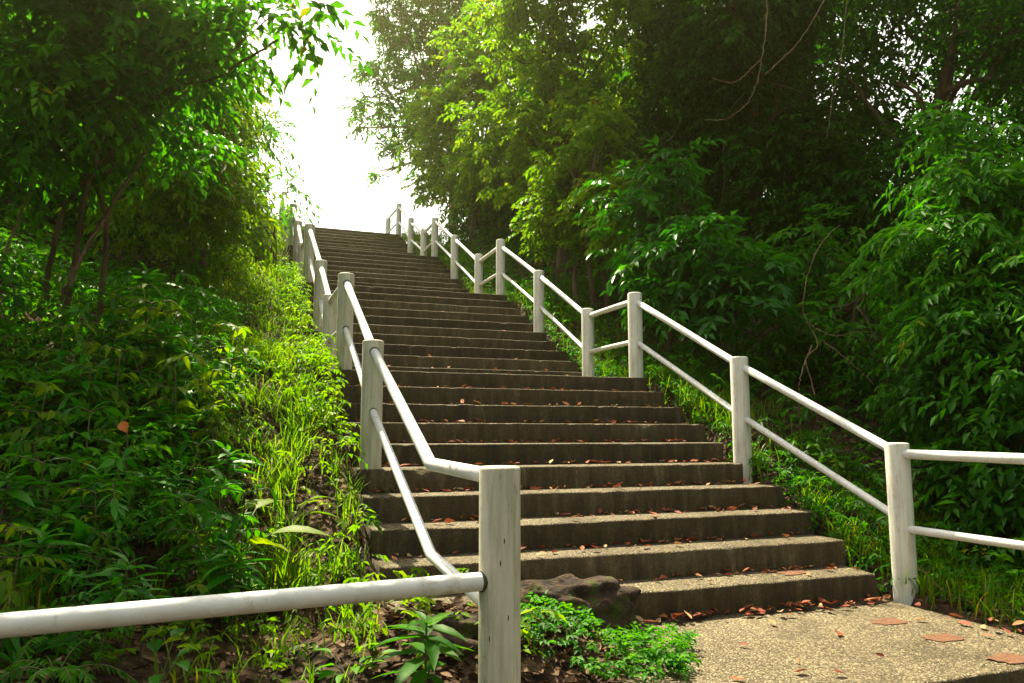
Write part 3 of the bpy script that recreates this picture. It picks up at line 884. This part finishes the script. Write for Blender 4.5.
# --- left
tree('overhanging_tree', 'slender many-stemmed tree at upper left whose leafy branch reaches over the stairs', 'tree', foot(55, 5.6), 
     lob((40, 40, 5.0, .75), (120, 20, 5.4, .75), (60, 120, 5.6, .7), (180, 50, 5.6, .55), (150, 110, 6.2, .6), (205, 35, 5.3, .40), (245, 8, 5.0, .30), (290, 18, 4.8, .14), (300, -8, 4.8, .18), (318, 34, 4.8, .09), (326, 8, 4.8, .12), (-40, 60, 4.8, .8), (60, -60, 5, .8), (0, 150, 5.2, .6)),
     'leaf_mid', 34, .32, 9, .115, .05, .3, 201, .024, stems=3, inner=.5, sub=6, subr=.38)
tree('slope_tree', 'bushy sunlit tree on the left bank below the overhanging branch', 'tree', foot(190, 9.5),
     lob((190, 95, 8.6, .65), (222, 125, 9.3, .5), (180, 150, 8.4, .7), (215, 165, 9.5, .6), (240, 180, 10.4, .5), (150, 190, 8, .65), (205, 205, 8.8, .7), (215, 75, 9.5, .35), (258, 138, 10, .14), (279, 163, 10.4, .11), (286, 192, 10.8, .13), (262, 100, 9.6, .12), (170, 60, 8.5, .8)),
     'leaf_light', 26, .34, 9, .125, .052, .4, 202, .045, stems=2, inner=.5, sub=6, subr=.38)
tree('slope_tree', 'rounded pale green bush beside the topmost posts of the left railing', 'bush', foot(255, 13),
     lob((240, 212, 12.5, .55), (225, 225, 11.5, .55), (256, 222, 13.8, .5), (212, 245, 10, .5), (262, 238, 12.4, .3)), 'leaf_light', 34, .26, 8, .085, .04, .35, 203, .04, stems=3, inner=.5, sub=6, subr=.38)
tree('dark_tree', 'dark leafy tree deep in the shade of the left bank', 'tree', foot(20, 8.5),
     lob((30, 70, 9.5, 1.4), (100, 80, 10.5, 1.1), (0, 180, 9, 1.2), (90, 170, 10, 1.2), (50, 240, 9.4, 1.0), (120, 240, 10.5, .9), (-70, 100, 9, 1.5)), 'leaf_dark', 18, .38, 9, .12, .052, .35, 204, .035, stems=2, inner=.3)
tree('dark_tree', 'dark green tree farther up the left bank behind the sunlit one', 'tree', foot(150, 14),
     lob((120, 90, 14, 2.2), (190, 70, 14.5, 1.7), (160, 170, 14, 1.8), (220, 140, 14, 1.2), (50, 120, 14, 2.4), (100, 0, 14, 2.4), (215, 195, 14, 1.2)), 'leaf_mid', 14, .5, 9, .15, .06, .4, 205, .13, inner=.3)
# --- right, far to near
tree('hilltop_tree', 'tall airy tree at the hilltop right of the stair head with sky showing through', 'tree', foot(455, 24),
     lob((405, 60, 24, 1.5), (380, 105, 24, .9), (395, 20, 24, 1.2), (440, 30, 24, 1.8), (420, 120, 24, 1.1), (440, 100, 24.5, 1.5), (368, 70, 24, .5), (385, -30, 24, 1.3), (430, -50, 24, 2.0), (392, 150, 24, .5), (364, 125, 24, .35), (376, 172, 24, .25), (480, 10, 25, 2.0), (425, 165, 24, .7)), 'leaf_mid', 11, .42, 9, .19, .08, .3, 211, .17, 'bark_pale', inner=.25, trunk=[foot(453, 24), at(453, 190, 24), at(452, 110, 24), at(445, 20, 24)], sub=6, subr=.38)
tree('hilltop_tree', 'yellow-green tree leaning over the upper flight on its right side', 'tree', foot(470, 19.5),
     lob((450, 130, 19.5, 1.4), (480, 90, 19, 1.6), (430, 150, 20, .9), (470, 175, 19, 1.2), (500, 50, 18.5, 1.6), (435, 190, 20.5, .8), (500, 150, 18, 1.4)), 'leaf_light', 16, .26, 8, .15, .08, .3, 212, .11, inner=.7, sub=9, subr=.30)
tree('forest_tree', 'bright green tree with hanging foliage above the second landing', 'tree', foot(560, 15),
     lob((530, 40, 15, 1.6), (580, 20, 14, 1.7), (510, 110, 15.5, 1.2), (560, 110, 14.5, 1.4), (620, 60, 13.5, 1.5), (540, 170, 15, 1.1), (600, 130, 13.5, 1.1), (650, 0, 13.5, 1.3)), 'leaf_light', 15, .28, 8, .15, .08, .35, 213, .14, inner=.7, sub=9, subr=.30)
tree('tall_shrub', 'tall shrub with lit upper sprays behind the middle of the right railing', 'bush', foot(600, 11.5),
     lob((575, 170, 12, .75), (600, 130, 11.5, .7), (560, 215, 12.2, .7), (610, 190, 11, .7), (630, 225, 10.5, .65), (590, 235, 11.5, .6), (550, 190, 12.5, .55)), 'leaf_light', 30, .26, 8, .13, .066, .3, 214, .05, stems=3, inner=.65, sub=8, subr=.33)
tree('tall_shrub', 'leafy shrub with large leaves behind the first landing on the right', 'bush', foot(690, 9),
     lob((650, 210, 9.5, .6), (690, 230, 9, .6), (650, 260, 9, .5), (720, 260, 8.5, .6), (680, 180, 9.5, .6), (740, 290, 8, .5), (690, 290, 8.6, .5)), 'leaf_glossy', 20, .36, 8, .18, .072, .35, 215, .045, stems=3, inner=.5, sub=6, subr=.38)
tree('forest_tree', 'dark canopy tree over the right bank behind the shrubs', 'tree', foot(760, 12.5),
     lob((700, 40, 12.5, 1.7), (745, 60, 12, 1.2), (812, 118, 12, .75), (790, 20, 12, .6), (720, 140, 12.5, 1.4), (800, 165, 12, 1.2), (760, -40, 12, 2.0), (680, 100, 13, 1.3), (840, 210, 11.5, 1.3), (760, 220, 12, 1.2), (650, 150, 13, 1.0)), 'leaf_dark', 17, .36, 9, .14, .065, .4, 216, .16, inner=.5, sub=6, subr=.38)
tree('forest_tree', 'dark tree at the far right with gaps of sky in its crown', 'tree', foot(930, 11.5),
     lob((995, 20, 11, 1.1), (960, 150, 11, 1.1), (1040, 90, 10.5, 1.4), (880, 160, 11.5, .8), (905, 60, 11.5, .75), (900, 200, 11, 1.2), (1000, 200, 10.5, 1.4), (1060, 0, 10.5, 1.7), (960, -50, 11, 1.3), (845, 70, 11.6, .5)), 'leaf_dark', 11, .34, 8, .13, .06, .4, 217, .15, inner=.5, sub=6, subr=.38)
tree('drooping_shrub', 'bright drooping shrub with rows of narrow leaves at the right edge', 'bush', foot(1000, 6.6),
     lob((955, 165, 6.6, .35), (985, 190, 6.5, .45), (925, 225, 6.4, .3), (960, 240, 6.3, .45), (1010, 250, 6.2, .5), (1030, 190, 6.4, .5), (905, 270, 6.5, .25), (985, 300, 6.0, .5), (960, 120, 6.9, .3), (1050, 320, 5.8, .6)), 'leaf_mid', 40, .40, 12, .125, .042, .6, 218, .035, stems=4, inner=.6, out=.55, sub=7, subr=.36)
tree('drooping_shrub', 'dark lower shrub with hanging leaves behind the level rails at the right edge', 'bush', foot(1010, 5.6),
     lob((1000, 350, 5.7, .45), (950, 345, 6.0, .4), (1030, 400, 5.3, .45), (975, 400, 5.8, .4), (990, 440, 5.3, .4), (930, 400, 6.2, .35), (1050, 470, 5, .4), (960, 470, 5.6, .35), (1010, 500, 5.2, .3)), 'leaf_dark', 32, .36, 10, .13, .052, .5, 219, .03, stems=4, inner=.55, sub=7, subr=.36)
tree('tall_shrub', 'dim shrub between the two dark trunks behind the lower right flight', 'bush', foot(830, 8),
     lob((800, 330, 8, .55), (850, 300, 8, .6), (880, 340, 7.4, .5), (760, 340, 8, .5), (830, 250, 8.6, .7), (900, 290, 8, .6), (890, 390, 7, .4), (850, 380, 7.6, .45)), 'leaf_mid', 18, .34, 9, .13, .052, .4, 220, .04, stems=3, inner=.55, sub=6, subr=.36)
# canopy added over the right bank to shade it from sun and sky, and trees standing behind
tree('forest_tree', 'broad canopy tree added above the right bank to shade the shrubs and verge', 'tree', on_ground(12.5, -1.0),
     [((3.1, 7.6, 9.9), 1.0), ((3.2, 6.0, 9.5), 1.0), ((3.3, 9.4, 10.6), 1.0), ((3.6, 6.2, 9.4), 1.2), ((4.9, 7.4, 9.6), 1.4), ((5.0, 5.0, 9.4), 1.4), ((3.7, 8.6, 10.4), 1.2), ((6.2, 3.6, 9.2), 1.4), ((3.8, 4.4, 9.2), 1.0), ((8.5, 5, 8.4), 2.4), ((9.5, 1.5, 8.0), 2.4), ((11, 4, 8.2), 2.4), ((6.4, 6.2, 8.4), 1.8), ((9, 8, 9), 2.4)], 'leaf_dark', 12, .5, 9, .17, .07, .4, 221, .16, inner=.5, sub=6, subr=.38, limbs=False, trunk=[on_ground(12.5, -1.0), (12.3, -.8, 4), (11.6, .2, 7), (10, 2, 8.6)])

# a far-off wood that reads as one dark mass behind the trees on both sides
g = np.random.default_rng(240); lobs = []
for k in range(70):
    u = g.uniform(690, 1300); D = g.uniform(14, 21); v = g.uniform(-120, 330)
    if 850 < u < 985 and v < 125: continue
    if 770 < u < 840 and 25 < v < 90: continue
    lobs.append((at(u, v, D), g.uniform(1.1, 1.9)))
for k in range(46):
    u = g.uniform(480, 700); D = g.uniform(17, 24); v = g.uniform(70, 240)
    lobs.append((at(u, v, D), g.uniform(1.1, 1.8)))
me = crown_mesh('woods', lobs, 5.5, .7, 9, .24, .1, .4, 241, inner=.25)
tag(link_mesh('woods', me, M['leaf_dark']), 'dark distant woods behind the trees on the right', 'woods', kind='stuff')
lobs = []
for k in range(60):
    u = g.uniform(-500, 150); D = g.uniform(10, 19); v = g.uniform(-160, 300)
    lobs.append((at(u, v, D), g.uniform(1.0, 1.8)))
me = crown_mesh('woods', lobs, 6, .6, 9, .2, .085, .4, 242, inner=.25)
tag(link_mesh('woods', me, M['leaf_dark']), 'dark distant woods behind the trees on the left', 'woods', kind='stuff')


lobs = []; g = np.random.default_rng(243)  # woods out of view, added to cut low sky light and deepen shade
for k in range(60):
    x = g.uniform(3.5, 15); y = g.uniform(-15, -2.8); z = g.uniform(1, 9)
    if x < 6 and y > -5: continue
    lobs.append(((x, y, z), g.uniform(1.2, 2.0)))
for k in range(44):
    x = g.uniform(-16, -6); y = g.uniform(-16, -7); z = g.uniform(0, 8)
    lobs.append(((x, y, z), g.uniform(1.2, 2.0)))
for k in range(26):
    lobs.append(((g.uniform(-6, 5), g.uniform(-18, -13), g.uniform(-3, 7)), g.uniform(1.2, 2.0)))
me = crown_mesh('woods', lobs, 5, .6, 8, .24, .1, .4, 244, inner=.3)
tag(link_mesh('woods', me, M['leaf_dark']), 'unseen dark woods down the hill on the viewer side, added to block sky light', 'woods', kind='stuff')


# ------------------------------------------------------------------ vines and bare stems
def vine(name, label, cat, ctrl, r=.008, mat='twig', extra=()):
    b = MB(); g = np.random.default_rng(len(label) + int(ctrl[0][0]))
    for c in (ctrl, *extra):
        P = curve_pts([at(*q) for q in c], 40, .004, g); b.tube(P, np.linspace(r, r * .55, len(P)), 6)
    return tag(b.build(name, M[mat]), label, cat)


vine('hanging_vine', 'long thin vine hanging in a curve from the dark canopy at upper right', 'vine', [(768, -30, 8), (765, 40, 8), (752, 95, 8), (728, 118, 8), (705, 120, 8.2)], .006,
     extra=([(830, -10, 8.2), (800, 40, 8.1), (765, 75, 8)], [(760, 60, 8), (735, 82, 8), (712, 78, 8)]))
vine('hanging_vine', 'straight bare vine dangling in front of the dark trees', 'vine', [(850, -40, 8.5), (842, 50, 8.4), (833, 95, 8.4), (827, 140, 8.4)], .0055)
vine('creeping_vine', 'looping bare vine rising behind the lower right flight', 'vine', [(815, 395, 6.6), (806, 360, 6.7), (818, 345, 6.8), (806, 320, 6.9), (803, 300, 6.9), (812, 262, 7), (828, 235, 7.2), (840, 225, 7.4)], .006,
     extra=([(806, 322, 6.9), (830, 335, 6.8), (860, 332, 6.8)], [(812, 345, 6.8), (800, 380, 6.6), (799, 420, 6.6)], [(822, 340, 6.8), (850, 362, 6.7), (875, 385, 6.6)]))
vine('fallen_twig', 'bare arching twig lying in the grass beside the bottom right post', 'twig', [(918, 566, 4.75), (940, 588, 4.6), (970, 603, 4.4), (1015, 612, 4.2)], .006)
vine('bare_stem', 'thin pale stem rising at the far left edge', 'stem', [(-5, 280, 5.0), (12, 235, 5.1), (30, 190, 5.2), (38, 150, 5.3)], .011)
vine('bare_stem', 'leaning bare stem crossing the shade on the left bank', 'stem', [(60, 300, 5.4), (85, 250, 5.4), (112, 205, 5.4), (140, 160, 5.6), (160, 130, 5.8)], .02, 'bark')
vine('bare_stem', 'broken pale stick poking out of the left bank', 'stem', [(70, 285, 5.2), (85, 250, 5.2), (100, 227, 5.2), (112, 212, 5.2)], .012)
vine('overhanging_twig', 'thin forked branch stretching from the left trees towards the sky', 'branch', [(110, 160, 5.7), (150, 105, 5.6), (172, 88, 5.5), (215, 78, 5.3), (245, 60, 5.1), (278, 40, 4.9)], .014, 'bark')

# ------------------------------------------------------------------ air, sky and sun
SUN_EL, SUN_AZ = R(56), R(-4)            # azimuth from +Y towards +X
world = bpy.data.worlds.new('World'); scene.world = world; world.use_nodes = True
wn = world.node_tree.nodes; wl = world.node_tree.links
bg = wn['Background']
sky = wn.new('ShaderNodeTexSky'); sky.sky_type = 'NISHITA'; sky.sun_disc = False
sky.sun_elevation = SUN_EL; sky.sun_rotation = SUN_AZ
sky.air_density = 1.2; sky.dust_density = 2.5; sky.ozone_density = .6
hs = wn.new('ShaderNodeHueSaturation'); hs.inputs['Saturation'].default_value = .3      # humid, milky tropical sky
tint = wn.new('ShaderNodeMix'); tint.data_type = 'RGBA'; tint.blend_type = 'MULTIPLY'; tint.inputs['Factor'].default_value = 1
tint.inputs['B'].default_value = (1.08, 1.0, .86, 1)
wl.new(sky.outputs[0], hs.inputs['Color']); wl.new(hs.outputs[0], tint.inputs['A']); wl.new(tint.outputs['Result'], bg.inputs[0]); bg.inputs[1].default_value = .115
sd = bpy.data.lights.new('sun', 'SUN'); sd.energy = 5.0; sd.angle = R(.6); sd.color = (1, .90, .62)
so = bpy.data.objects.new('sun', sd); COL.objects.link(so)
dirv = Vector((math.sin(SUN_AZ) * math.cos(SUN_EL), math.cos(SUN_AZ) * math.cos(SUN_EL), math.sin(SUN_EL)))
so.rotation_euler = (-dirv).to_track_quat('-Z', 'Y').to_euler()
so.location = dirv * 60

HAZE = .0021
if HAZE > 0:
    bm = bmesh.new(); bmesh.ops.create_cube(bm, size=1)
    me = bpy.data.meshes.new('haze'); bm.to_mesh(me); bm.free()
    m, nt, N, Lk = new_mat('haze_air')
    pv = nd(N, 'ShaderNodeVolumePrincipled'); pv.inputs['Density'].default_value = HAZE
    pv.inputs['Color'].default_value = (.97, .93, .48, 1); pv.inputs['Anisotropy'].default_value = .9
    ou = nd(N, 'ShaderNodeOutputMaterial'); Lk.new(pv.outputs[0], ou.inputs['Volume'])
    hz = link_mesh('haze', me, m); hz.scale = (1000, 1000, 140); hz.location = (0, 0, -62 + 8)
    tag(hz, 'thin sunlit yellowish haze in the air around the stairs', 'haze', kind='stuff')

scene.view_settings.view_transform = 'Standard'
scene.view_settings.look = 'None'
scene.view_settings.exposure = 1.58
scene.view_settings.gamma = 1
scene.render.resolution_x, scene.render.resolution_y = 1024, 683
